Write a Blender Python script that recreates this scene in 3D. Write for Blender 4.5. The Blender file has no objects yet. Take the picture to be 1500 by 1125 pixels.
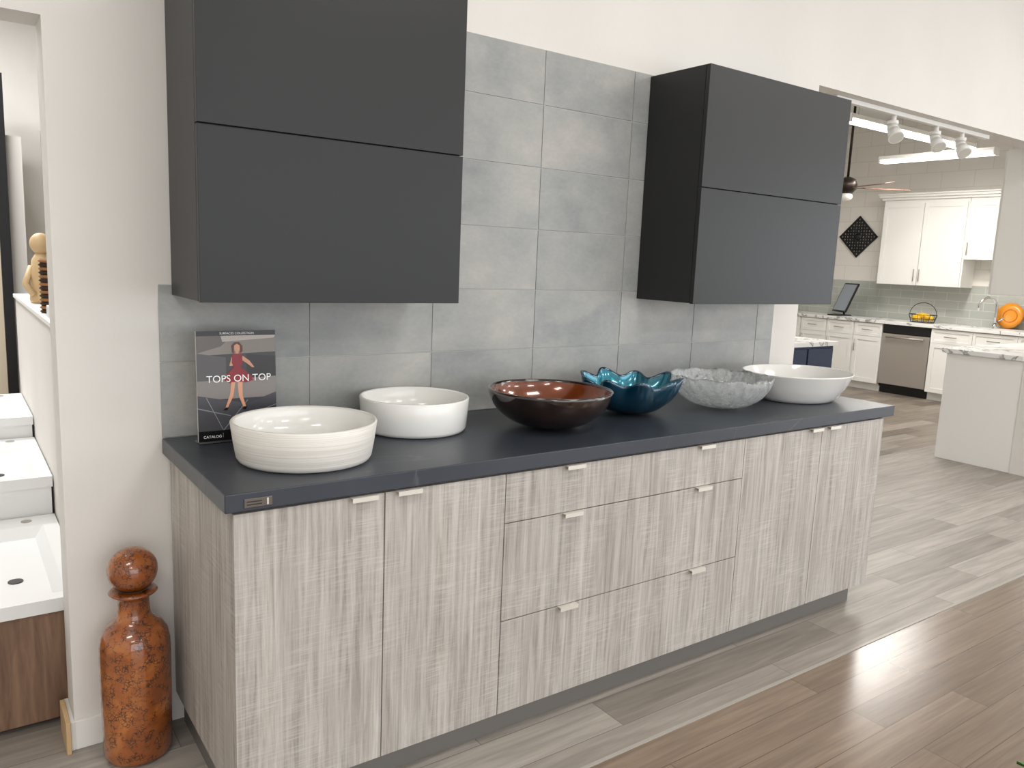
import bpy, bmesh, math, random
from mathutils import Vector, Matrix
random.seed(4)
scene=bpy.context.scene
scene.view_settings.view_transform='Standard'
scene.view_settings.look='None'
scene.view_settings.exposure=0.06

# ------------------------------------------------------------------ helpers
def lin(c):
    c=c/255.0
    return c/12.92 if c<=0.04045 else ((c+0.055)/1.055)**2.4
def col(r,g,b): return (lin(r),lin(g),lin(b),1.0)

def new_mat(name):
    m=bpy.data.materials.new(name); m.use_nodes=True
    nt=m.node_tree; b=nt.nodes['Principled BSDF']
    return m,nt,b
def simple(name,c,rough=.5,metal=0.,spec=.5,coat=0.,trans=0.,ior=1.45,emis=None,es=0.):
    m,nt,b=new_mat(name)
    b.inputs['Base Color'].default_value=col(*c)
    b.inputs['Roughness'].default_value=rough
    b.inputs['Metallic'].default_value=metal
    b.inputs['Specular IOR Level'].default_value=spec
    b.inputs['Coat Weight'].default_value=coat
    b.inputs['Coat Roughness'].default_value=.05
    b.inputs['Transmission Weight'].default_value=trans
    b.inputs['IOR'].default_value=ior
    if emis:
        b.inputs['Emission Color'].default_value=col(*emis)
        b.inputs['Emission Strength'].default_value=es
    return m
def N(nt,t,**kw):
    n=nt.nodes.new(t)
    for k,v in kw.items(): setattr(n,k,v)
    return n
def coords(nt,scale=(1,1,1),swap=None):
    tc=N(nt,'ShaderNodeTexCoord')
    mp=N(nt,'ShaderNodeMapping'); mp.inputs['Scale'].default_value=scale
    src=tc.outputs['Object']
    if swap:
        s=N(nt,'ShaderNodeSeparateXYZ'); c=N(nt,'ShaderNodeCombineXYZ')
        nt.links.new(src,s.inputs[0])
        for i,a in enumerate(swap): nt.links.new(s.outputs['XYZ'.index(a)],c.inputs[i])
        src=c.outputs[0]
    nt.links.new(src,mp.inputs[0]); return mp.outputs[0]
def noise(nt,vec,scale=1.,detail=4.,rough=.55,dist=0.):
    n=N(nt,'ShaderNodeTexNoise'); n.inputs['Scale'].default_value=scale
    n.inputs['Detail'].default_value=detail; n.inputs['Roughness'].default_value=rough
    n.inputs['Distortion'].default_value=dist
    nt.links.new(vec,n.inputs['Vector']); return n.outputs['Fac']
def ramp(nt,fac,stops):
    r=N(nt,'ShaderNodeValToRGB'); e=r.color_ramp.elements
    while len(e)<len(stops): e.new(.5)
    for i,(p,c) in enumerate(stops):
        e[i].position=p; e[i].color=c if len(c)==4 else col(*c)
    nt.links.new(fac,r.inputs[0]); return r.outputs[0]
def mix(nt,a,b,fac,mode='MIX'):
    m=N(nt,'ShaderNodeMix',data_type='RGBA',blend_type=mode)
    for s,v in ((0,fac),(6,a),(7,b)):
        if hasattr(v,'is_linked'): nt.links.new(v,m.inputs[s])
        else: m.inputs[s].default_value=v
    return m.outputs[2]
def bump(nt,b,h,strength=.2,dist=.005):
    n=N(nt,'ShaderNodeBump'); n.inputs['Strength'].default_value=strength
    n.inputs['Distance'].default_value=dist
    nt.links.new(h,n.inputs['Height']); nt.links.new(n.outputs[0],b.inputs['Normal'])

G=lambda v:(v,v,v,1.)

class B:
    def __init__(s,name): s.name=name; s.bm=bmesh.new(); s.mats=[]
    def mi(s,m):
        if m not in s.mats: s.mats.append(m)
        return s.mats.index(m)
    def merge(s,t,m,smooth=False,M=None):
        i=s.mi(m)
        if M is not None: t.transform(M)
        bmesh.ops.recalc_face_normals(t,faces=t.faces)
        for f in t.faces: f.material_index=i; f.smooth=smooth
        me=bpy.data.meshes.new('t'); t.to_mesh(me); t.free()
        s.bm.from_mesh(me); bpy.data.meshes.remove(me)
    def box(s,x0,x1,y0,y1,z0,z1,m,bev=0.,M=None):
        t=bmesh.new()
        bmesh.ops.create_cube(t,size=1)
        bmesh.ops.transform(t,matrix=Matrix.Translation(((x0+x1)/2,(y0+y1)/2,(z0+z1)/2))@Matrix.Diagonal((x1-x0,y1-y0,z1-z0,1)),verts=t.verts)
        if bev>0: bmesh.ops.bevel(t,geom=list(t.edges),offset=bev,segments=2,profile=.5,affect='EDGES')
        s.merge(t,m,False,M)
    def poly(s,pts,m):
        t=bmesh.new(); t.faces.new([t.verts.new(p) for p in pts]); i=s.mi(m)
        for f in t.faces: f.material_index=i
        me=bpy.data.meshes.new('t'); t.to_mesh(me); t.free(); s.bm.from_mesh(me); bpy.data.meshes.remove(me)
    def lathe(s,prof,c,m,seg=64,fn=None,sx=1,sy=1,M=None,smooth=True,closed=False):
        t=bmesh.new(); rings=[]
        for k,(r,z) in enumerate(prof):
            if r<1e-6: rings.append([t.verts.new((0,0,z))]); continue
            ring=[]
            for j in range(seg):
                a=2*math.pi*j/seg; rr,zz=(r,z)
                if fn: rr,zz=fn(a,r,z,k)
                ring.append(t.verts.new((rr*math.cos(a)*sx,rr*math.sin(a)*sy,zz)))
            rings.append(ring)
        n=len(rings)
        for k in range(n if closed else n-1):
            A=rings[k];Bq=rings[(k+1)%n]
            if len(A)==1 and len(Bq)==1: continue
            for j in range(seg):
                j2=(j+1)%seg
                if len(A)==1: t.faces.new((A[0],Bq[j],Bq[j2]))
                elif len(Bq)==1: t.faces.new((A[j],Bq[0],A[j2]))
                else: t.faces.new((A[j],Bq[j],Bq[j2],A[j2]))
        X=Matrix.Translation(c)
        if M is not None: X=X@M
        s.merge(t,m,smooth,X)
    def cyl(s,p0,p1,r,m,seg=20,r2=None):
        p0=Vector(p0);p1=Vector(p1);d=p1-p0
        t=bmesh.new(); bmesh.ops.create_cone(t,cap_ends=True,segments=seg,radius1=r,radius2=r if r2 is None else r2,depth=d.length)
        q=d.to_track_quat('Z','Y').to_matrix().to_4x4()
        i=s.mi(m)
        t.transform(Matrix.Translation((p0+p1)/2)@q)
        for f in t.faces: f.material_index=i; f.smooth=len(f.verts)==4
        me=bpy.data.meshes.new('t'); t.to_mesh(me); t.free(); s.bm.from_mesh(me); bpy.data.meshes.remove(me)
    def tube(s,pts,r,m,seg=10):
        pts=[Vector(p) for p in pts]; t=bmesh.new(); rings=[]
        up=Vector((0,0,1))
        n=None
        for k,p in enumerate(pts):
            d=(pts[min(k+1,len(pts)-1)]-pts[max(k-1,0)]).normalized()
            if n is None:
                n=d.cross(up if abs(d.z)<.9 else Vector((1,0,0))).normalized()
            else: n=(n-d*n.dot(d)).normalized()
            b2=d.cross(n)
            rings.append([t.verts.new(p+(n*math.cos(2*math.pi*j/seg)+b2*math.sin(2*math.pi*j/seg))*r) for j in range(seg)])
        for k in range(len(rings)-1):
            for j in range(seg): t.faces.new((rings[k][j],rings[k][(j+1)%seg],rings[k+1][(j+1)%seg],rings[k+1][j]))
        t.faces.new(rings[0]); t.faces.new(rings[-1])
        s.merge(t,m,True)
    def sphere(s,c,r,m,sc=(1,1,1),seg=32):
        t=bmesh.new(); bmesh.ops.create_uvsphere(t,u_segments=seg,v_segments=seg//2,radius=r)
        s.merge(t,m,True,Matrix.Translation(c)@Matrix.Diagonal((*sc,1)))
    def done(s,parent=None):
        me=bpy.data.meshes.new(s.name); s.bm.to_mesh(me); s.bm.free()
        for m in s.mats: me.materials.append(m)
        o=bpy.data.objects.new(s.name,me); bpy.context.collection.objects.link(o)
        if parent: o.parent=parent
        return o

# ------------------------------------------------------------------ materials
def m_wall():
    m,nt,b=new_mat('painted_plaster'); v=coords(nt)
    n=noise(nt,v,1.2,3); nt.links.new(ramp(nt,n,[(.3,(222,219,214)),(.7,(230,226,220))]),b.inputs['Base Color'])
    b.inputs['Roughness'].default_value=.75
    bump(nt,b,noise(nt,v,28,5),.18,.006); return m
WALL=m_wall()
def m_brickwall():
    m,nt,b=new_mat('painted_block'); v=coords(nt,(1,1,1),'YZX')
    br=N(nt,'ShaderNodeTexBrick'); nt.links.new(v,br.inputs[0])
    br.inputs['Scale'].default_value=1; br.inputs['Brick Width'].default_value=.4; br.inputs['Row Height'].default_value=.2
    br.inputs['Mortar Size'].default_value=.005; br.inputs['Mortar Smooth'].default_value=.6
    br.inputs['Color1'].default_value=col(232,229,222);br.inputs['Color2'].default_value=col(228,225,218);br.inputs['Mortar'].default_value=col(214,210,202)
    nt.links.new(br.outputs['Color'],b.inputs['Base Color']); b.inputs['Roughness'].default_value=.8
    return m
BLOCK=m_brickwall()
def m_subway():
    m,nt,b=new_mat('subway_tile'); v=coords(nt,(1,1,1),'YZX')
    br=N(nt,'ShaderNodeTexBrick'); nt.links.new(v,br.inputs[0])
    br.inputs['Scale'].default_value=1; br.inputs['Brick Width'].default_value=.3; br.inputs['Row Height'].default_value=.1
    br.inputs['Mortar Size'].default_value=.003
    br.inputs['Color1'].default_value=col(182,185,178);br.inputs['Color2'].default_value=col(172,176,169);br.inputs['Mortar'].default_value=col(204,205,199)
    nt.links.new(br.outputs['Color'],b.inputs['Base Color']); b.inputs['Roughness'].default_value=.2
    return m
SUBWAY=m_subway()
def m_floor(name,c1,c2,c3,mort,w,h,rough,gr=.35,coat=0.,fine=22):
    m,nt,b=new_mat(name); v=coords(nt)
    br=N(nt,'ShaderNodeTexBrick'); nt.links.new(v,br.inputs[0]); br.offset=.37; br.squash=1
    for k,x in (('Scale',1),('Brick Width',w),('Row Height',h),('Mortar Size',.0015),('Mortar Smooth',.3),('Bias',0)): br.inputs[k].default_value=x
    br.inputs['Color1'].default_value=G(0.); br.inputs['Color2'].default_value=G(1.); br.inputs['Mortar'].default_value=G(.5)
    vm=N(nt,'ShaderNodeVectorMath',operation='MULTIPLY_ADD')
    nt.links.new(br.outputs['Color'],vm.inputs[0]); vm.inputs[1].default_value=(7,5,3); nt.links.new(v,vm.inputs[2])
    mp=N(nt,'ShaderNodeMapping'); mp.inputs['Scale'].default_value=(1.6,fine,1); nt.links.new(vm.outputs[0],mp.inputs[0])
    g=noise(nt,mp.outputs[0],1.5,6,.6,.4)
    tone=ramp(nt,br.outputs['Color'],[(0.,c1),(.5,c2),(1.,c3)])
    gr2=ramp(nt,g,[(.3,G(1-gr)),(.7,G(1.08))])
    c=mix(nt,tone,gr2,1.,'MULTIPLY')
    c=mix(nt,c,col(*mort),br.outputs['Fac'])
    nt.links.new(c,b.inputs['Base Color'])
    b.inputs['Roughness'].default_value=rough; b.inputs['Coat Weight'].default_value=coat; b.inputs['Coat Roughness'].default_value=.2
    bump(nt,b,g,.08,.003); return m
FGRAY=m_floor('gray_vinyl_plank',(146,138,129),(162,154,145),(180,173,164),(108,100,92),1.22,.155,.42,.34)
FBROWN=m_floor('brown_laminate',(120,101,84),(132,112,94),(144,124,106),(84,68,55),1.2,.125,.25,.34,.35,34)
FKIT=m_floor('mixed_plank',(112,101,90),(134,123,111),(156,147,136),(84,75,67),.9,.15,.4,.4)
def m_lam():
    m,nt,b=new_mat('textured_laminate')
    v=coords(nt,(80,80,3.2)); g=noise(nt,v,1.,7,.7,.35)
    v2=coords(nt,(9,9,260)); h=noise(nt,v2,1.,4,.6,.2)
    v3=coords(nt,(9,9,5.0)); k=noise(nt,v3,1.,3,.5)
    c=ramp(nt,g,[(.30,(140,133,126)),(.5,(177,171,164)),(.72,(204,200,194))])
    hm=ramp(nt,h,[(.46,G(0.)),(.64,G(1.))])
    km=ramp(nt,k,[(.42,G(.1)),(.62,G(.8))])
    mm=N(nt,'ShaderNodeMath',operation='MULTIPLY'); nt.links.new(hm,mm.inputs[0]); nt.links.new(km,mm.inputs[1])
    mm2=N(nt,'ShaderNodeMath',operation='MULTIPLY'); nt.links.new(mm.outputs[0],mm2.inputs[0]); mm2.inputs[1].default_value=.6
    c=mix(nt,c,col(210,206,200),mm2.outputs[0])
    v4=coords(nt,(14,14,.5)); k4=noise(nt,v4,1.,3,.5)
    c=mix(nt,c,ramp(nt,k4,[(.3,G(.87)),(.7,G(1.04))]),1.,'MULTIPLY')
    nt.links.new(c,b.inputs['Base Color']); b.inputs['Roughness'].default_value=.5
    bump(nt,b,g,.12,.002); return m
LAM=m_lam()
def m_counter():
    m,nt,b=new_mat('dark_stone'); v=coords(nt)
    n=noise(nt,v,3,4); base=ramp(nt,n,[(.3,(49,54,62)),(.7,(57,62,71))])
    w=noise(nt,v,1.1,5,.5,1.2); s=N(nt,'ShaderNodeMath',operation='SUBTRACT'); nt.links.new(w,s.inputs[0]); s.inputs[1].default_value=.5
    a=N(nt,'ShaderNodeMath',operation='ABSOLUTE'); nt.links.new(s.outputs[0],a.inputs[0])
    vn=ramp(nt,a.outputs[0],[(0.,G(.14)),(.0025,G(0.))])
    c=mix(nt,base,col(150,150,152),vn)
    nt.links.new(c,b.inputs['Base Color']); b.inputs['Roughness'].default_value=.34; return m
STONE=m_counter()
def m_tile():
    m,nt,b=new_mat('concrete_tile'); v=coords(nt,(1,1,1.5))
    oi=N(nt,'ShaderNodeAttribute',attribute_name='tv')
    vm=N(nt,'ShaderNodeVectorMath',operation='MULTIPLY_ADD'); nt.links.new(oi.outputs['Vector'],vm.inputs[0]); vm.inputs[1].default_value=(9,7,5); nt.links.new(v,vm.inputs[2])
    n=noise(nt,vm.outputs[0],2.8,7,.62,.15)
    c=ramp(nt,n,[(.28,(140,143,143)),(.43,(156,158,156)),(.58,(170,169,165)),(.76,(187,184,177))])
    n2=noise(nt,v,60,3); c=mix(nt,c,ramp(nt,n2,[(.3,G(.95)),(.7,G(1.03))]),1.,'MULTIPLY')
    nt.links.new(c,b.inputs['Base Color']); b.inputs['Roughness'].default_value=.42; return m
TILE=m_tile()
GROUT=simple('grout',(194,194,189),.8)
CABG=simple('charcoal_matte',(40,41,42),.38,spec=.38)
CABG_IN=simple('charcoal_edge',(26,27,29),.5)
ALU=simple('brushed_aluminium',(222,217,208),.4,.35)
CHROME=simple('chrome',(215,215,218),.12,1.)
STEEL=simple('stainless_steel',(176,170,162),.35,.6)
BLACK=simple('black_plastic',(18,18,20),.35)
WHITE_C=simple('white_ceramic',(236,235,231),.15,coat=.4)
WHITE_S=simple('white_solid_surface',(228,228,227),.35)
WHITE_K=simple('white_cabinet_paint',(238,237,233),.4)
TRIM=simple('trim_paint',(236,235,231),.45)
NAVY=simple('navy_paint',(40,54,80),.4)
def m_marble():
    m,nt,b=new_mat('white_marble'); v=coords(nt)
    w=noise(nt,v,1.6,5,.55,1.5); s=N(nt,'ShaderNodeMath',operation='SUBTRACT'); nt.links.new(w,s.inputs[0]); s.inputs[1].default_value=.5
    a=N(nt,'ShaderNodeMath',operation='ABSOLUTE'); nt.links.new(s.outputs[0],a.inputs[0])
    c=ramp(nt,a.outputs[0],[(0.,(130,130,130)),(.02,(232,232,230))])
    nt.links.new(c,b.inputs['Base Color']); b.inputs['Roughness'].default_value=.4; return m
MARBLE=m_marble()
def m_walnut():
    m,nt,b=new_mat('walnut_veneer'); v=coords(nt,(30,30,3)); n=noise(nt,v,1.5,6,.6,.5)
    nt.links.new(ramp(nt,n,[(.3,(98,72,56)),(.7,(138,108,86))]),b.inputs['Base Color']); b.inputs['Roughness'].default_value=.45; return m
WALNUT=m_walnut()
FLUO=simple('fluorescent_tube',(255,255,250),.4,emis=(255,253,246),es=6.)

# ------------------------------------------------------------------ camera
cam=bpy.data.cameras.new('camera'); co=bpy.data.objects.new('camera',cam); bpy.context.collection.objects.link(co)
Xc=Vector((.81483,-.57825,.04086)).normalized()
Yc=Vector((.05628,.14906,.98721))
Yc=(Yc-Xc*Xc.dot(Yc)).normalized(); Zc=Xc.cross(Yc)
M=Matrix((Xc,Yc,Zc)).transposed().to_4x4(); M.translation=Vector((-.4995,-2.467,1.4774))
co.matrix_world=M; cam.sensor_width=36; cam.lens=1160.07/1500*36; cam.clip_start=.02
scene.camera=co

# ------------------------------------------------------------------ room shell
H=3.5; ZT=.914
b=B('floor')
b.box(-3.5,9.95,-.878,.95,-.05,0,FGRAY)
b.box(-3.5,9.95,-7,-.878,-.05,0,FBROWN)
b.box(2.9,9.95,.95,5.1,-.05,0,FKIT)
b.box(-3.5,2.9,.95,5.1,-.05,0,FGRAY)
b.done()
b=B('trim_1'); b.box(-3.5,9.8,-.884,-.872,0,.003,simple('transition_strip',(170,165,158),.35)); b.done()
b=B('ceiling'); b.box(-3.6,10,-7.1,5.1,H,H+.1,simple('ceiling_paint',(228,228,226),.85)); b.done()
b=B('wall_back')
b.box(-.26,3.06,0,.14,0,H,WALL)
b.box(3.06,6.17,0,.14,2.39,H,WALL)
b.box(6.17,9.9,0,.14,0,H,WALL)
b.box(-1.5,-.26,0,.14,2.05,H,WALL)
b.box(-3.6,-1.5,0,.14,0,H,WALL)
b.done()
b=B('wall_left'); b.box(-3.7,-3.6,-7.1,5.1,0,H,WALL); b.done()
b=B('wall_right')
b.box(9.83,9.95,-2.6,5.1,0,H,BLOCK); b.box(9.83,9.95,-7.1,-6.7,0,H,BLOCK)
b.box(9.83,9.95,-6.7,-2.6,0,.3,BLOCK); b.box(9.83,9.95,-6.7,-2.6,2.7,H,BLOCK); b.done()
b=B('wall_rear'); b.box(-3.6,9.95,5.0,5.1,0,H,WALL); b.done()
b=B('wall_divider'); b.box(2.9,3.04,.14,5.0,0,H,WALL); b.done()
b=B('wall_front')
b.box(-3.6,9.95,-7.1,-7,0,.35,WALL); b.box(-3.6,9.95,-7.1,-7,2.9,H,WALL)
xs=[-3.0,0.0,3.0,6.0,9.0]
b.box(-3.6,-3.0,-7.1,-7,.35,2.9,WALL); b.box(9,9.95,-7.1,-7,.35,2.9,WALL)
b.done()
for i in range(4):
    w=B('window_%d'%(i+1)); x0=xs[i];x1=xs[i+1]
    for a in ((x0,x0+.05,.35,2.9),(x1-.05,x1,.35,2.9),(x0+.05,x1-.05,.35,.41),(x0+.05,x1-.05,2.84,2.9)): w.box(a[0],a[1],-7.08,-7.02,a[2],a[3],TRIM)
    w.done()
w=B('window_5')
for y0 in (-6.7,-5.35,-4.0,-2.65): w.box(9.86,9.92,y0,y0+.05,.3,2.7,TRIM)
w.box(9.86,9.92,-6.65,-2.65,.3,.36,TRIM); w.box(9.86,9.92,-6.65,-2.65,2.64,2.7,TRIM); w.done()
b=B('baseboard_back')
b.box(-.26,-.002,-.012,0,0,.09,TRIM,.002); b.box(-.272,-.26,-.012,.14,0,.09,TRIM,.002); b.done()
b=B('wood_corner_strip'); b.box(-.285,-.272,-.03,.12,0,.10,simple('bare_pine',(200,170,128),.6),.002); b.done()

# tiles
TX=[0,.4545,.909,1.3635,1.818,2.2725,2.727]
b=B('wall_tile_backsplash')
b.box(0.003,2.856,-.003,-.0002,ZT,1.368,GROUT); b.box(.4545,2.2725,-.003,-.0002,1.368,2.252,GROUT)
def tile(x0,x1,z0,z1):
    n0=len(b.bm.faces); g=.0016
    b.box(x0+g,x1-g,-.0065,-.002,z0+g,z1-g,TILE,.0008)
    b.bm.faces.ensure_lookup_table()
    l=b.bm.faces.layers.float_vector.get('tv') or b.bm.faces.layers.float_vector.new('tv')
    b.bm.faces.ensure_lookup_table()
    r=Vector((random.random(),random.random(),random.random()))
    for f in b.bm.faces[n0:]: f[l]=r
for k in range(2):
    z0=ZT+.227*k
    for i in range(7):
        x0=TX[i]; x1=TX[i+1] if i<6 else 2.856
        tile(x0,x1,z0,z0+.227)
zr=[1.368,1.597,1.827,2.055,2.252]
for k in range(4):
    for i in range(1,5): tile(TX[i],TX[i+1],zr[k],zr[k+1])
b.done()

# ------------------------------------------------------------------ base cabinet + counter
cL,cR=.021,2.829; yD=-.645; zc=.868
b=B('base_cabinet')
b.box(cL,cR,yD+.021,-.008,.1,zc,LAM,.001)
b.box(cL+.02,cR-.03,-.585,-.02,0,.1,simple('toe_kick',(112,109,105),.5))
def door(x0,x1,z0,z1): b.box(x0+.0015,x1-.0015,yD,yD+.019,z0+.0015,z1-.0015,LAM,.0008)
def pull(x,z,w=.036):
    b.box(x-w,x+w,yD-.016,yD+.004,z-.0015,z+.0005,ALU); b.box(x-w,x+w,yD-.018,yD-.016,z-.012,z+.0005,ALU)
x1,x2,x3,x4=.415,.805,1.886,2.373
zt=zc-.006
door(cL,x1,.1,zt);door(x1,x2,.1,zt);door(x3,x4,.1,zt);door(x4,cR,.1,zt)
door(x2,x3,.71,zt);door(x2,x3,.403,.71);door(x2,x3,.1,.403)
for x,z in ((.352,zt),(.482,zt),(1.06,zt),(1.665,zt),(1.06,.709),(1.665,.709),(1.06,.402),(1.665,.402),(2.32,zt),(2.44,zt)): pull(x,z)
b.done()
b=B('countertop'); b.box(0,2.889,-.655,-.008,zc+.0005,ZT,STONE,.0025)
b.done()
b=B('countertop_name_plate'); b.box(.044,.111,-.6575,-.655,.877,.899,simple('plate_bronze',(112,104,98),.35,.7),.001)
INK=simple('plate_ink',(40,36,34),.5)
b.box(.05,.086,-.658,-.6575,.890,.8925,INK); b.box(.05,.086,-.658,-.6575,.883,.8855,INK); b.box(.098,.102,-.658,-.6575,.880,.896,ALU)
b.done()

# ------------------------------------------------------------------ wall cabinets
def wallcab(x0,x1,z1):
    b=B('wall_cabinet'); y=-.3236; z0=1.3367
    b.box(x0,x1,y+.021,-.008,z0+.002,z1,CABG,.001)
    b.box(x0,x1,y,y+.019,z0,1.7855,CABG,.001)
    b.box(x0,x1,y,y+.019,1.7895,z1,CABG,.001)
    b.box(x0+.003,x1-.003,y+.017,y+.022,z0+.003,z1-.003,CABG_IN)
    b.done()
wallcab(.0377,.8215,2.26); wallcab(1.905,2.8416,2.2438)

# ------------------------------------------------------------------ basins / bowls
def vessel(name,c,R,h,mo,mi_,rb=None):
    b=B(name); rb=rb or R*.94
    prof=[(0,0),(rb-.02,0),(rb-.006,.004),(rb,.014),(rb+(R-rb)*.5,h*.5),(R,h-.004),(R-.0025,h),(R-.0075,h),(R-.010,h-.004)]
    b.lathe(prof,c,mo,96)
    prof=[(R-.010,h-.004),(R-.013,h*.5),(rb-.022,.035),(rb-.05,.018),(.03,.0125),(.022,.0125),(0,.0125)]
    b.lathe(prof,c,mi_,96)
    b.lathe([(0.0,.0145),(.016,.0155),(.022,.0135),(.022,.0128)],c,CHROME,32)
    return b.done()
def m_ribbed():
    m,nt,b=new_mat('ribbed_ceramic'); b.inputs['Roughness'].default_value=.4
    v=coords(nt,(2,2,380)); n=noise(nt,v,1.,2,.5,.1)
    nt.links.new(ramp(nt,n,[(.35,(214,210,202)),(.6,(234,231,225))]),b.inputs['Base Color'])
    bump(nt,b,n,.4,.001); return m
vessel('ribbed_vessel_sink',(.288,-.405,ZT),.196,.111,m_ribbed(),WHITE_C,.182)
vessel('round_vessel_sink',(.742,-.195,ZT),.180,.112,WHITE_C,WHITE_C,.172)

def glassbowl(name,c,R,h,mo,mi_,fn=None,th=.007,r0=.045,seg=128):
    b=B(name); n=22
    outer=[]
    for i in range(n+1):
        a=i/n*math.pi/2*.93
        outer.append((r0+(R-r0)*math.sin(a)/math.sin(math.pi/2*.93),.004+(h-.004)*(1-math.cos(a))/(1-math.cos(math.pi/2*.93))))
    def wrap(a,r,z,k):
        if fn: return fn(a,r,z,max(0,min(1,(r-r0)/(R-r0))))
        return r,z
    inner=[(max(r-th*(.3+.7*min(1,(r-r0)/(R-r0))),.001),z+th*(1-.75*min(1,(r-r0)/(R-r0)))) for r,z in outer]
    if mo is mi_:
        b.lathe([(0,0),(r0-.003,0),]+outer+[((outer[-1][0]+inner[-1][0])/2,h+.002)]+inner[::-1]+[(0,.011)],c,mo,seg,wrap)
    else:
        b.lathe([(0,0),(r0-.003,0)]+outer+[((outer[-1][0]+inner[-1][0])/2,h+.002)]+inner[-1:-3:-1],c,mo,seg,wrap)
        b.lathe(inner[:-1][::-1]+[(0,.011)],c,mi_,seg,wrap)
    b.lathe([(0.0,.0165),(.018,.0165),(.024,.013),(.024,.011)],c,CHROME,32)
    return b.done()
def m_foil(name,stops,rough,metal,sc=6):
    m,nt,b=new_mat(name); v=coords(nt); n=noise(nt,v,sc,5,.6,1.)
    nt.links.new(ramp(nt,n,stops),b.inputs['Base Color'])
    b.inputs['Roughness'].default_value=rough; b.inputs['Metallic'].default_value=metal
    b.inputs['Coat Weight'].default_value=1.; b.inputs['Coat Roughness'].default_value=.02; b.inputs['Coat IOR'].default_value=1.6
    return m
glassbowl('amber_glass_bowl',(1.18,-.36,ZT),.217,.133,
  m_foil('amber_outer',[(.3,(24,12,8)),(.7,(44,24,15))],.15,0.),m_foil('amber_inner',[(.3,(66,28,8)),(.65,(142,66,18))],.2,.2,4))
def ruf(a,r,z,t):
    w=math.cos(9*a)+.25*math.cos(3*a+1)+.2*math.cos(5*a)
    return r*(1+.085*w*t**.9), z+.013*w*t**3
glassbowl('ruffled_teal_glass_bowl',(1.64,-.275,ZT),.188,.132,
  m_foil('teal_outer',[(.3,(2,42,62)),(.7,(6,84,112))],.15,.4),m_foil('teal_inner',[(.3,(4,82,104)),(.7,(28,152,174))],.2,.5),ruf,seg=216)
def m_clear():
    m,nt,b=new_mat('clear_textured_glass')
    b.inputs['Base Color'].default_value=(.98,.99,.99,1); b.inputs['Transmission Weight'].default_value=1.; b.inputs['Roughness'].default_value=.03; b.inputs['IOR'].default_value=1.42
    v=coords(nt); vo=N(nt,'ShaderNodeTexVoronoi',feature='SMOOTH_F1'); vo.inputs['Scale'].default_value=65; nt.links.new(v,vo.inputs['Vector'])
    n=noise(nt,v,45,3,.6,1.5)
    ad=N(nt,'ShaderNodeMath',operation='ADD'); nt.links.new(vo.outputs['Distance'],ad.inputs[0]); nt.links.new(n,ad.inputs[1])
    bump(nt,b,ad.outputs[0],.6,.003)
    df=N(nt,'ShaderNodeBsdfDiffuse'); df.inputs['Color'].default_value=(.85,.87,.87,1)
    tr=N(nt,'ShaderNodeBsdfTransparent'); tr.inputs['Color'].default_value=(.93,.95,.95,1)
    a1=N(nt,'ShaderNodeMixShader'); nt.links.new(b.outputs[0],a1.inputs[1]); nt.links.new(tr.outputs[0],a1.inputs[2]); a1.inputs[0].default_value=.35
    a2=N(nt,'ShaderNodeMixShader'); f=ramp(nt,ad.outputs[0],[(.7,G(.02)),(1.,G(.26))]); nt.links.new(f,a2.inputs[0])
    nt.links.new(a1.outputs[0],a2.inputs[1]); nt.links.new(df.outputs[0],a2.inputs[2])
    nt.links.new(a2.outputs[0],nt.nodes['Material Output'].inputs['Surface']); return m
def rip(a,r,z,t):
    return r*(1+.008*math.sin(23*a+z*90)*t+.004*math.sin(37*a-z*140)*t+.01*math.cos(5*a)*t), z+.004*math.sin(11*a)*t**3
CLR=m_clear()
glassbowl('clear_textured_glass_bowl',(2.085,-.345,ZT),.208,.132,CLR,CLR,rip,seg=256)
b=B('oval_vessel_sink'); h=.125
c=(2.605,-.345,ZT); sx,sy=.266,.224
b.lathe([(0,0),(.62,0),(.68,.005),(.74,.02),(.88,.065),(.985,h-.006),(1.,h-.001),(.995,h+.002),(.975,h)],c,WHITE_C,96,None,sx,sy)
b.lathe([(.975,h),(.955,h-.01),(.84,.07),(.68,.03),(.5,.018),(.1,.013),(0,.013)],c,WHITE_C,96,None,sx,sy)
b.lathe([(0.0,.0165),(.018,.0165),(.024,.013),(.024,.012)],c,CHROME,32)
b.done()

# ------------------------------------------------------------------ brochure on stand
bw,bh=.229,.322; bx,by,bz=.075,-.128,ZT+.002
tilt=math.atan2(.012,bh)
U=Vector((1,0,0)); V=Vector((0,math.sin(tilt),math.cos(tilt))); W=U.cross(V)
if W.y>0: W=-W
O=Vector((bx,by,bz+.004))
def bp(u,v,d=0): return O+U*(u*bw)+V*(v*bh)+W*(d)
b=B('brochure_display')
BM=Matrix((U*1,-W,V)).transposed().to_4x4(); BM.translation=O
b.box(0,bw,0,.007,0,bh,simple('brochure_pages',(214,212,208),.6),M=BM)
d=[.0006]
def quad(u0,u1,v0,v1,c,rough=.25):
    d[0]+=.00008
    b.poly([bp(u0,v0,d[0]),bp(u1,v0,d[0]),bp(u1,v1,d[0]),bp(u0,v1,d[0])],simple('print_%d'%len(b.mats),c,rough))
def pg(pts,c):
    d[0]+=.00008
    b.poly([bp(u,v,d[0]) for u,v in pts],simple('print_%d'%len(b.mats),c,.25))
quad(0,1,0,1,(58,58,62)); 
quad(0,1,.955,1,(24,24,27))
pg([(0,.955),(0,.78),(1,.80),(1,.955)],(132,124,118))
pg([(0,.80),(0,.955),(.45,.955),(.3,.86)],(96,90,86))
pg([(.32,.90),(.98,.93),(1,.955),(.3,.955)],(176,168,160))
pg([(0,.50),(0,.80),(.36,.76),(.36,.52)],(84,82,84))
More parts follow.
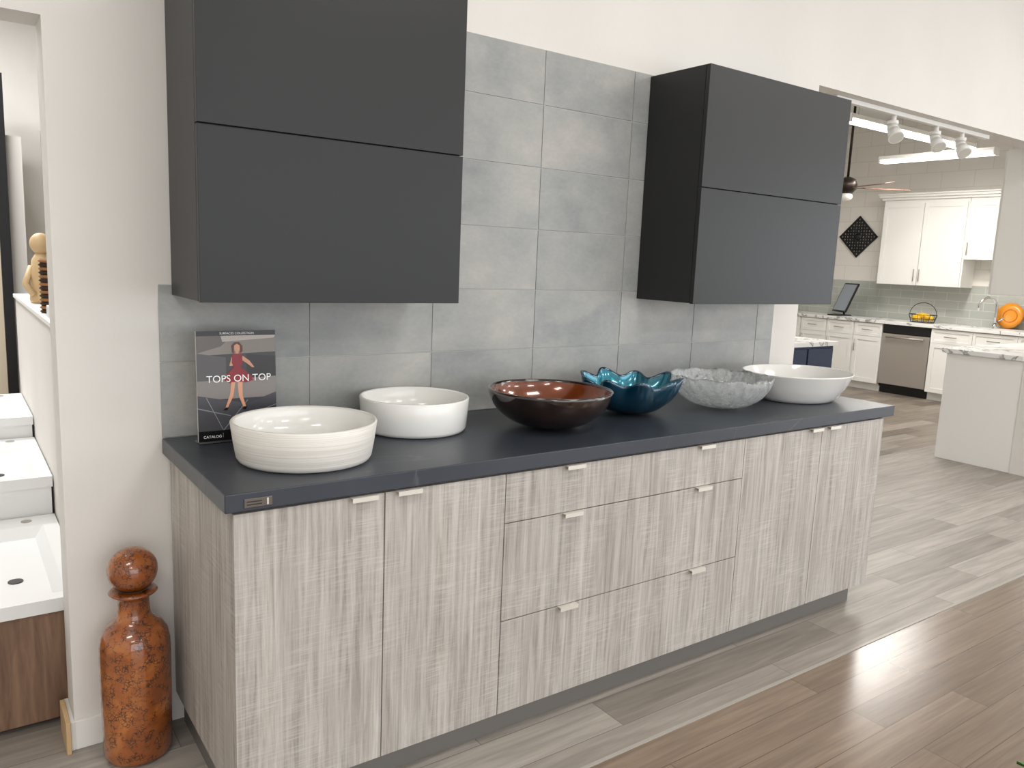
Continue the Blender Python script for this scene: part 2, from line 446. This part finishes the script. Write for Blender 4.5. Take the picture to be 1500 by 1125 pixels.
pg([(.62,.56),(.62,.78),(1,.76),(1,.56)],(44,42,44))
pg([(0,.38),(0,.55),(1,.57),(1,.38)],(128,122,119))
pg([(0,.09),(0,.42),(.55,.34),(.9,.09)],(74,74,80))
pg([(.5,.30),(1,.42),(1,.18),(.8,.10)],(66,66,72))
for q in ([(0,.3),(.4,.22),(.41,.224),(0,.31)],[(.3,.09),(.62,.36),(.63,.36),(.315,.09)],[(.55,.2),(1,.3),(1,.305),(.55,.206)],[(.1,.4),(.3,.1),(.308,.1),(.11,.4)]): pg(q,(140,140,145))
skin=(206,150,120); red=(134,22,36)
pg([(.43,.76),(.40,.68),(.44,.68),(.47,.75)],skin); pg([(.57,.77),(.66,.72),(.72,.66),(.69,.66),(.62,.70),(.56,.73)],skin)
pg([(.44,.79),(.56,.79),(.57,.70),(.54,.66),(.46,.66),(.43,.71)],red)
pg([(.46,.67),(.54,.67),(.68,.58),(.70,.54),(.60,.52),(.50,.535),(.40,.52),(.33,.55),(.36,.60)],red)
pg([(.42,.53),(.47,.53),(.44,.40),(.37,.30),(.34,.30),(.40,.42)],skin)
pg([(.50,.53),(.56,.53),(.56,.40),(.60,.30),(.57,.29),(.51,.40)],skin)
pg([(.48,.79),(.52,.79),(.52,.82),(.48,.82)],skin)
pg([(.44,.80),(.43,.86),(.47,.895),(.53,.895),(.57,.86),(.57,.81),(.54,.79),(.54,.85),(.46,.85),(.46,.79)],(88,44,28))
pg([(.465,.82),(.465,.865),(.5,.88),(.535,.865),(.535,.82),(.5,.805)],skin)
pg([(.34,.30),(.38,.30),(.36,.275),(.31,.275)],(20,20,20)); pg([(.57,.30),(.61,.30),(.60,.27),(.56,.275)],(20,20,20))
quad(0,1,0,.095,(12,12,14))
quad(.30,.303,.03,.07,(190,190,190))
tm=simple('print_text',(240,240,240),.4)
def text(s,u,v,size,depth):
    cu=bpy.data.curves.new('title_text','FONT'); cu.body=s; cu.size=size; cu.align_x='CENTER'
    o=bpy.data.objects.new('t',cu); bpy.context.collection.objects.link(o)
    dg=bpy.context.evaluated_depsgraph_get(); me=bpy.data.meshes.new_from_object(o.evaluated_get(dg))
    t=bmesh.new(); t.from_mesh(me); bpy.data.objects.remove(o)
    TM=Matrix((U,V,W)).transposed().to_4x4(); TM.translation=bp(u,v,depth)
    t.transform(TM); i=b.mi(tm)
    for f in t.faces: f.material_index=i
    m2=bpy.data.meshes.new('x'); t.to_mesh(m2); t.free(); b.bm.from_mesh(m2)
text('TOPS ON TOP',.52,.535,.0290,d[0]+.0004)
text('CATALOG',.17,.03,.011,d[0]+.0004); text('STONE',.5,.03,.011,d[0]+.0004)
text('SURFACES COLLECTION',.5,.968,.009,d[0]+.0004)
ACR=simple('clear_acrylic',(250,250,250),.03,trans=1.,ior=1.3)
b.box(-.002,bw+.002,.0075,.0095,-.004,bh*.75,ACR,M=BM)
b.box(bx,bx+bw,by-.012,by+.05,ZT+.0002,ZT+.0022,ACR)
b.done()

# ------------------------------------------------------------------ amber bottle
def m_crackle():
    m,nt,b=new_mat('amber_crackle_glass'); v=coords(nt)
    n=noise(nt,v,9,5,.6,.8); base=ramp(nt,n,[(.3,(124,60,18)),(.55,(164,90,32)),(.75,(196,122,54))])
    vo=N(nt,'ShaderNodeTexVoronoi',feature='DISTANCE_TO_EDGE'); vo.inputs['Scale'].default_value=110
    dn=N(nt,'ShaderNodeVectorMath',operation='MULTIPLY_ADD'); nn=N(nt,'ShaderNodeTexNoise'); nn.inputs['Scale'].default_value=30; nt.links.new(v,nn.inputs['Vector'])
    nt.links.new(nn.outputs['Color'],dn.inputs[0]); dn.inputs[1].default_value=(.03,.03,.03); nt.links.new(v,dn.inputs[2]); nt.links.new(dn.outputs[0],vo.inputs['Vector'])
    n2=noise(nt,v,40,3)
    e=ramp(nt,vo.outputs['Distance'],[(0.,G(1.)),(.16,G(0.))]); k=ramp(nt,n2,[(.46,G(0.)),(.56,G(1.))])
    mm=N(nt,'ShaderNodeMath',operation='MULTIPLY'); nt.links.new(e,mm.inputs[0]); nt.links.new(k,mm.inputs[1])
    nt.links.new(mix(nt,base,col(36,14,6),mm.outputs[0]),b.inputs['Base Color'])
    b.inputs['Roughness'].default_value=.3; b.inputs['Coat Weight'].default_value=1.; b.inputs['Coat Roughness'].default_value=.03; return m
CRK=m_crackle()
b=B('amber_glass_bottle'); c=(-.108,-.108,0)
b.lathe([(0,.002),(.075,0),(.088,.006),(.093,.02),(.094,.15),(.095,.30),(.094,.345),(.088,.375),(.074,.398),(.055,.413),(.045,.427),(.042,.45),(.042,.478),(.046,.489),(.060,.495),(.065,.500),(.060,.505),(.042,.508),(.034,.49),(0,.49)],c,CRK,72)
b.sphere((c[0],c[1],.564),.067,CRK,(1,1,.97),48)
b.done()

# ------------------------------------------------------------------ potted plant (bottom right)
b=B('potted_plant'); pc=Vector((1.2,-2.2,0)); LEAF=simple('leaf_green',(70,135,55),.4)
b.lathe([(0,0),(.09,0),(.095,.01),(.12,.22),(.125,.24),(.112,.24),(.108,.21),(0,.20)],pc,simple('pot_ceramic',(210,206,198),.4),48)
for i in range(16):
    a=2*math.pi*i/16+math.radians(116); dirv=Vector((math.cos(a),math.sin(a),0)); sd=Vector((-math.sin(a),math.cos(a),0)); k=.9+.1*math.cos(i*4)
    top=.42+.16*((i*7)%5)/5 if i else .60
    L=.295 if i==0 else .22*k
    t=bmesh.new(); prev=None
    for s_ in range(9):
        q=s_/8; p=pc+dirv*(L*q)+Vector((0,0,.20+(top-.20)*math.sin(q*math.pi/2*1.0)))
        wd=.022*math.sin(math.pi*min(1,.12+q*.88))
        cur=(t.verts.new(p-sd*wd),t.verts.new(p-Vector((0,0,.006))),t.verts.new(p+sd*wd))
        if prev: t.faces.new((prev[0],prev[1],cur[1],cur[0])); t.faces.new((prev[1],prev[2],cur[2],cur[1]))
        prev=cur
    b.merge(t,LEAF,True)
b.done()

# ------------------------------------------------------------------ left room : tiered vanities
def rect_sink(b,x0,x1,y0,y1,z,top,drain=True):
    m=.05; t=bmesh.new()
    def ring(a0,a1,c0,c1,zz): return [t.verts.new(p) for p in ((a0,c0,zz),(a1,c0,zz),(a1,c1,zz),(a0,c1,zz))]
    r=[ring(x0,x1,y0,y1,z),ring(x0,x1,y0,y1,top),ring(x0+m,x1-m,y0+m,y1-m*2.5,top),ring(x0+m+.03,x1-m-.03,y0+m+.03,y1-m*2.5-.04,top-.035)]
    for A,C in zip(r,r[1:]):
        for j in range(4): t.faces.new((A[j],A[(j+1)%4],C[(j+1)%4],C[j]))
    t.faces.new(r[-1]); t.faces.new(r[0][::-1])
    b.merge(t,WHITE_S)
    cx=(x0+x1)/2; cy=(y0+y1)/2
    for q in (cx,x1-.17): b.cyl((q,cy-.15,top-.0345),(q,cy-.15,top-.032),.022,BLACK)
    for q in (cx,x1-.1): b.cyl((q,y1-.06,top),(q,y1-.06,top+.002),.018,STEEL)
b=B('walnut_vanity'); b.box(-.92,-.20,.165,.9,.02,.37,WALNUT,.002); b.box(-.9,-.22,.2,.88,0,.02,BLACK)
rect_sink(b,-.93,-.195,.155,1.03,.37,.412); b.done()
b=B('sink_display'); b.box(-.93,-.2,1.04,1.8,0,.52,WHITE_S); rect_sink(b,-.93,-.195,1.035,1.8,.521,.563)
b.box(-.93,-.2,1.81,2.5,0,.62,WHITE_S); rect_sink(b,-.93,-.195,1.805,2.5,.621,.66); b.done()
b=B('wall_half'); b.box(-.19,-.05,.14,2.6,0,1.17,WALL); b.box(-.2,-.04,.14,2.62,1.17,1.19,TRIM,.003); b.done()
PINE=simple('carved_pale_wood',(214,184,140),.5)
b=B('carved_wood_figurine'); c=(-.125,1.85,1.19)
b.lathe([(0,0),(.05,0),(.055,.02),(.045,.08),(.05,.14),(.04,.2),(.02,.235),(0,.24)],c,PINE,32)
b.sphere((c[0],c[1],1.19+.275),.045,PINE,(1,1,1.1)); b.tube([(c[0]-.04,c[1],1.36),(c[0]-.07,c[1]-.02,1.28),(c[0]-.04,c[1]-.045,1.23)],.015,PINE)
b.done()
b=B('bamboo_lantern'); lc=(-.150,1.25,1.19)
BA=[simple('bamboo_dark',(60,36,22),.5),simple('bamboo_light',(170,118,70),.5)]
for i in range(14): b.lathe([(.034,0),(.041,.006),(.034,.012)],(lc[0],lc[1],1.191+.0155*i),BA[i%2],24)
b.lathe([(0,0),(.034,0),(.034,.216),(0,.216)],lc,BLACK,24); b.done()
b=B('supply_box'); b.box(-.185,-.10,.95,1.06,1.19,1.235,simple('carton',(225,225,225),.5),.003); b.done()
b=B('tile_sample_rack')
b.box(-.165,-.10,4.2,4.6,0,2.6,BLACK); b.box(-.62,-.165,4.25,4.6,0,2.4,simple('beige_tile_sample',(206,192,170),.4)); b.box(-.10,.0,4.3,4.6,0,2.2,simple('pale_tile_sample',(214,210,204),.4)); b.done()
b=B('wall_sconce'); b.box(-.045,-.02,2.45,2.5,1.55,2.05,BLACK,.003); b.box(-.02,.06,2.46,2.49,1.19,2.2,TRIM); b.done()

# ------------------------------------------------------------------ kitchen
def shaker(b,x,y0,y1,z0,z1,m=None,handle=None,fr=.055):
    m=m or WHITE_K; g=.0015; y0+=g;y1-=g;z0+=g;z1-=g
    b.box(x-.012,x,y0,y1,z0,z1,m)
    for a in ((y0,y0+fr,z0,z1),(y1-fr,y1,z0,z1),(y0+fr,y1-fr,z0,z0+fr),(y0+fr,y1-fr,z1-fr,z1)): b.box(x-.02,x-.012,*a,m,.001)
    if handle=='L': b.cyl((x-.045,y1-.03,z0+.05),(x-.045,y1-.03,z0+.2),.006,STEEL,10)
    if handle=='R': b.cyl((x-.045,y0+.03,z0+.05),(x-.045,y0+.03,z0+.2),.006,STEEL,10)
    if handle=='LT': b.cyl((x-.045,y1-.03,z1-.2),(x-.045,y1-.03,z1-.05),.006,STEEL,10)
    if handle=='RT': b.cyl((x-.045,y0+.03,z1-.2),(x-.045,y0+.03,z1-.05),.006,STEEL,10)
    if handle=='H': b.cyl((x-.045,(y0+y1)/2-.07,(z0+z1)/2),(x-.045,(y0+y1)/2+.07,(z0+z1)/2),.006,STEEL,10)
b=B('kitchen_base_cabinets'); xf=9.22
b.box(xf,9.82,.2,2.38,.1,.875,WHITE_K); b.box(xf,9.82,3.0,4.98,.1,.875,WHITE_K)
b.box(xf+.06,9.82,.2,2.38,0,.1,WHITE_K); b.box(xf+.06,9.82,3.0,4.98,0,.1,WHITE_K)
for y0 in (1.9,1.42,.94,.46):
    shaker(b,xf,y0,y0+.48,.7,.87,handle='H',fr=.035); shaker(b,xf,y0,y0+.48,.1,.7,handle='RT')
for y0 in (3.0,3.4,3.8,4.2,4.6):
    shaker(b,xf,y0,y0+.38,.7,.87,handle='H',fr=.035); shaker(b,xf,y0,y0+.38,.1,.7,handle='LT')
b.done()
b=B('kitchen_countertop'); b.box(9.18,9.82,.2,4.98,.877,.915,MARBLE,.003); b.done()
b=B('wall_subway_backsplash'); b.box(9.822,9.8295,.2,4.98,.916,1.40,SUBWAY); b.done()
b=B('dishwasher'); b.box(9.25,9.8,2.385,2.995,.08,.87,BLACK); b.box(9.2,9.25,2.39,2.99,.12,.76,STEEL,.004); b.box(9.2,9.25,2.39,2.99,.765,.872,BLACK,.004)
b.box(9.28,9.8,2.39,2.99,0,.08,BLACK); b.cyl((9.17,2.45,.72),(9.17,2.93,.72),.01,STEEL); b.box(9.17,9.2,2.46,2.48,.71,.73,STEEL); b.box(9.17,9.2,2.9,2.92,.71,.73,STEEL); b.done()
b=B('kitchen_wall_cabinets'); xu=9.52
b.box(xu,9.828,2.264,3.33,1.375,2.44,WHITE_K); b.box(xu,9.828,1.3,2.26,1.71,2.44,WHITE_K)
shaker(b,xu,2.28,2.795,1.375,2.40,handle='L');shaker(b,xu,2.8,3.32,1.375,2.40,handle='R')
shaker(b,xu,1.8,2.255,1.71,2.40,handle='L');shaker(b,xu,1.33,1.8,1.71,2.40,handle='R')
for z0,z1,dx in ((2.44,2.47,.03),(2.47,2.50,.055),(2.50,2.52,.07)): b.box(xu-dx,9.828,1.3,3.33+dx,z0,z1,WHITE_K,.004)
b.done()
b=B('peninsula_cabinet'); b.box(6.19,8.6,.142,.70,.1,.875,WHITE_K); b.box(6.19,8.6,.142,.64,0,.1,WHITE_K)
b.box(6.175,6.19,.142,.72,.0,.875,WHITE_K,.002); b.box(6.15,8.62,.142,.75,.877,.915,MARBLE,.003); b.done()
b=B('wall_cabinet_white'); b.box(6.19,8.4,.142,.46,1.365,2.47,WHITE_K,.002); b.box(6.185,6.19,.15,.455,1.37,2.46,WHITE_K)
b.box(6.2,8.4,.46,.48,1.37,2.46,WHITE_K,.002)
b.done()
b=B('navy_vanity'); b.box(5.1,5.88,1.56,2.1,.08,.85,NAVY,.003); b.box(5.15,5.83,1.6,2.08,0,.08,NAVY)
b.box(5.12,5.48,1.545,1.56,.11,.83,NAVY,.003); b.box(5.5,5.86,1.545,1.56,.11,.83,NAVY,.003); b.box(5.07,5.91,1.53,2.12,.852,.89,MARBLE,.003)
b.done()
b=B('small_teal_bowl'); b.lathe([(0,0),(.03,0),(.07,.03),(.09,.06),(.084,.06),(.06,.03),(0,.008)],(5.3,1.75,.89),simple('teal_glaze',(30,70,90),.2),32); b.done()
b=B('tablet_on_stand'); T=Matrix.Translation((9.45,3.8,.93))@Matrix.Rotation(math.radians(-28),4,'Z')@Matrix.Rotation(math.radians(22),4,'Y')
b.box(-.012,.012,-.17,.17,.04,.46,BLACK,.006,M=T); b.box(-.0135,-.012,-.15,.15,.06,.44,simple('tablet_screen',(150,160,170),.1),M=T)
b.tube([(9.56,3.8,1.15),(9.60,3.81,1.0),(9.62,3.81,.925)],.012,BLACK); b.box(9.36,9.66,3.72,3.9,.9155,.93,BLACK,.003)
b.done()
b=B('lemon_basket'); c=Vector((9.5,2.66,.916)); WIRE=simple('wire_black',(28,26,24),.4); LEM=simple('lemon',(240,190,40),.4)
def ringp(r,z,n=28,sx=.75): return [c+Vector((r*sx*math.cos(2*math.pi*i/n),r*math.sin(2*math.pi*i/n),z)) for i in range(n+1)]
for r,z in ((.14,.005),(.155,.05),(.17,.1)): b.tube(ringp(r,z),.004,WIRE,6)
for i in range(14):
    a=2*math.pi*i/14; b.cyl(c+Vector((.105*math.cos(a),.14*math.sin(a),.005)),c+Vector((.1275*math.cos(a),.17*math.sin(a),.1)),.003,WIRE,6)
b.tube([c+Vector((0,.17*math.cos(t*math.pi/12),.1+.15*math.sin(t*math.pi/12))) for t in range(13)],.004,WIRE,6)
for dx,dy,dz in ((0,0,.09),(.03,.07,.08),(-.03,-.07,.08),(.02,-.03,.05),(-.03,.05,.05),(0,-.1,.06),(0,.1,.055)): b.sphere(c+Vector((dx,dy,dz)),.034,LEM,(1,1.25,1),16)
b.done()
b=B('kitchen_faucet'); c=Vector((9.62,1.86,.915))
b.cyl(c,c+Vector((0,0,.05)),.026,CHROME); pts=[c+Vector((0,0,z)) for z in (.04,.15,.27)]
for i in range(1,11):
    a=i*math.pi/10; pts.append(c+Vector((-.09+.09*math.cos(a),.12*i/10,.27+.09*math.sin(a))))
pts.append(c+Vector((-.18,.12,.2))); b.tube(pts,.016,CHROME); b.cyl(c+Vector((0,-.02,.08)),c+Vector((0,-.09,.13)),.009,CHROME); b.done()
b=B('orange_plate'); PR=Matrix.Rotation(math.radians(-78),4,'Y')
b.lathe([(0,0),(.09,.0),(.15,.02),(.152,.024),(.09,.008),(0,.008)],(9.76,1.76,1.067),simple('orange_glaze',(226,146,44),.25),48,M=PR)
b.lathe([(.07,.0085),(.075,.0095),(.08,.0085)],(9.76,1.76,1.067),simple('orange_ring',(180,90,20),.3),48,M=PR); b.done()
b=B('diamond_wall_art'); c=Vector((9.815,3.84,1.995)); IR=simple('black_iron',(22,22,24),.5)
D=Matrix.Translation(c)@Matrix.Rotation(math.radians(45),4,'X'); s=.2
for a in (-s,s-.02): b.box(-.01,.01,a,a+.02,-s,s,IR,M=D); b.box(-.01,.01,-s,s,a,a+.02,IR,M=D)
for i in range(-3,4):
    for j in range(-3,4):
        p=D@Vector((0,i*.055,j*.055)); b.lathe([(.012,-.006),(.031,-.006),(.031,.006),(.012,.006)],p,IR,12,M=Matrix.Rotation(math.radians(90),4,'Y'),closed=True,smooth=False)
b.lathe([(.0,-.008),(.05,-.008),(.05,.008),(0,.008)],c,IR,24,M=Matrix.Rotation(math.radians(90),4,'Y')); b.done()
b=B('ceiling_fan'); c=Vector((7.93,2.89,2.45)); FB=simple('fan_walnut',(88,62,48),.4); BR=simple('fan_bronze',(50,42,38),.35,.7)
b.cyl(c+Vector((0,0,.1)),(c.x,c.y,H),.014,BR); b.cyl((c.x,c.y,H-.06),(c.x,c.y,H),.07,BR); b.lathe([(0,-.07),(.06,-.065),(.1,-.02),(.11,.03),(.09,.09),(.03,.12),(0,.12)],c,BR,32)
b.sphere(c+Vector((0,0,-.1)),.07,simple('frosted_glass',(240,238,230),.5),(1,1,.7),24)
for i in range(5):
    T=Matrix.Translation(c)@Matrix.Rotation(math.radians(72*i-38),4,'Z')@Matrix.Rotation(math.radians(10),4,'X')
    b.box(.09,.2,-.02,.02,-.003,.003,BR,M=T); b.box(.18,.68,-.065,.065,-.005,.005,FB,.004,M=T)
b.done()
def fluor(p0,p1,w=.06,axis='X'):
    b=B('fluorescent_light'); (x0,y0,z),(x1,y1,_)=p0,p1
    if axis=='X':
        b.box(x0,x1,y0-w,y0+w,z+.03,z+.07,TRIM,.004)
        for dy in (-.03,.03): b.cyl((x0+.03,y0+dy,z+.012),(x1-.03,y0+dy,z+.012),.018,FLUO)
        for q in (x0,x1-.02): b.box(q,q+.02,y0-w,y0+w,z-.004,z+.03,TRIM)
        for q in (x0+.2,x1-.2): b.cyl((q,y0,z+.07),(q,y0,H),.003,STEEL,6)
    else:
        b.box(x0-w,x0+w,y0,y1,z+.03,z+.07,TRIM,.004)
        for dy in (-.03,.03): b.cyl((x0+dy,y0+.03,z+.012),(x0+dy,y1-.03,z+.012),.018,FLUO)
        for q in (y0,y1-.02): b.box(x0-w,x0+w,q,q+.02,z-.004,z+.03,TRIM)
        for q in (y0+.2,y1-.2): b.cyl((x0,q,z+.07),(x0,q,H),.003,STEEL,6)
    b.done()
fluor((6.3,1.94,2.86),(8.7,1.94,2.86)); fluor((8.2,1.45,2.73),(8.2,2.67,2.73),axis='Y')
def area(name,loc,sx,sy,power,rot=(0,0,0),c=(1,1,1)):
    l=bpy.data.lights.new(name,'AREA'); l.shape='RECTANGLE'; l.size=sx; l.size_y=sy; l.energy=power; l.color=c
    o=bpy.data.objects.new(name,l); o.location=loc; o.rotation_euler=rot; bpy.context.collection.objects.link(o); return o
area('kitchen_lamp',(7.5,1.94,2.84),2.2,.12,55,c=(1,.96,.91)); area('kitchen_lamp',(8.2,2.06,2.71),.12,1.1,26,c=(1,.96,.91)); area('kitchen_lamp',(4.6,3.4,3.4),2.2,.3,45,c=(1,.97,.93))
area('side_room_lamp',(-.9,1.6,3.3),.4,2.0,36); area('side_room_lamp',(-.8,3.4,3.3),1.2,.4,85)
b=B('track_light'); b.box(3.3,4.98,.055,.085,2.365,2.389,TRIM,.002)
for x in (3.88,4.35,4.66):
    b.cyl((x,.07,2.365),(x,.07,2.31),.012,TRIM); b.cyl((x-.01,.07,2.335),(x-.01,.07,2.315),.03,TRIM)
    d1=Vector((-.35,-.55,-.75)).normalized(); p=Vector((x,.07,2.29))
    b.cyl(p-d1*.04,p+d1*.01,.024,TRIM,20,.032); b.cyl(p+d1*.01,p+d1*.07,.032,TRIM,20,.042); b.cyl(p+d1*.069,p+d1*.071,.036,simple('lamp_face',(210,208,200),.2))
b.done()
for x in (-1.6,1.6,4.8,7.8):
    for y in (-5.0,-2.2):
        b=B('ceiling_light_panel'); b.box(x-.62,x+.62,y-.32,y+.32,H-.04,H-.001,TRIM,.003); b.box(x-.58,x+.58,y-.28,y+.28,H-.045,H-.039,FLUO); b.done()
        area('ceiling_panel_lamp',(x,y,H-.06),1.1,.5,18,c=(1,.975,.94))
area('daylight',(3.0,-6.98,1.65),11.8,2.4,165,(math.radians(90),0,0),(.99,.99,1.))
area('daylight',(9.8,-4.65,1.5),2.3,3.9,90,(0,math.radians(90),0),(.94,.97,1.))
w=bpy.data.worlds.new('world'); scene.world=w; w.use_nodes=True
w.node_tree.nodes['Background'].inputs[0].default_value=(.85,.92,1,1); w.node_tree.nodes['Background'].inputs[1].default_value=1.0
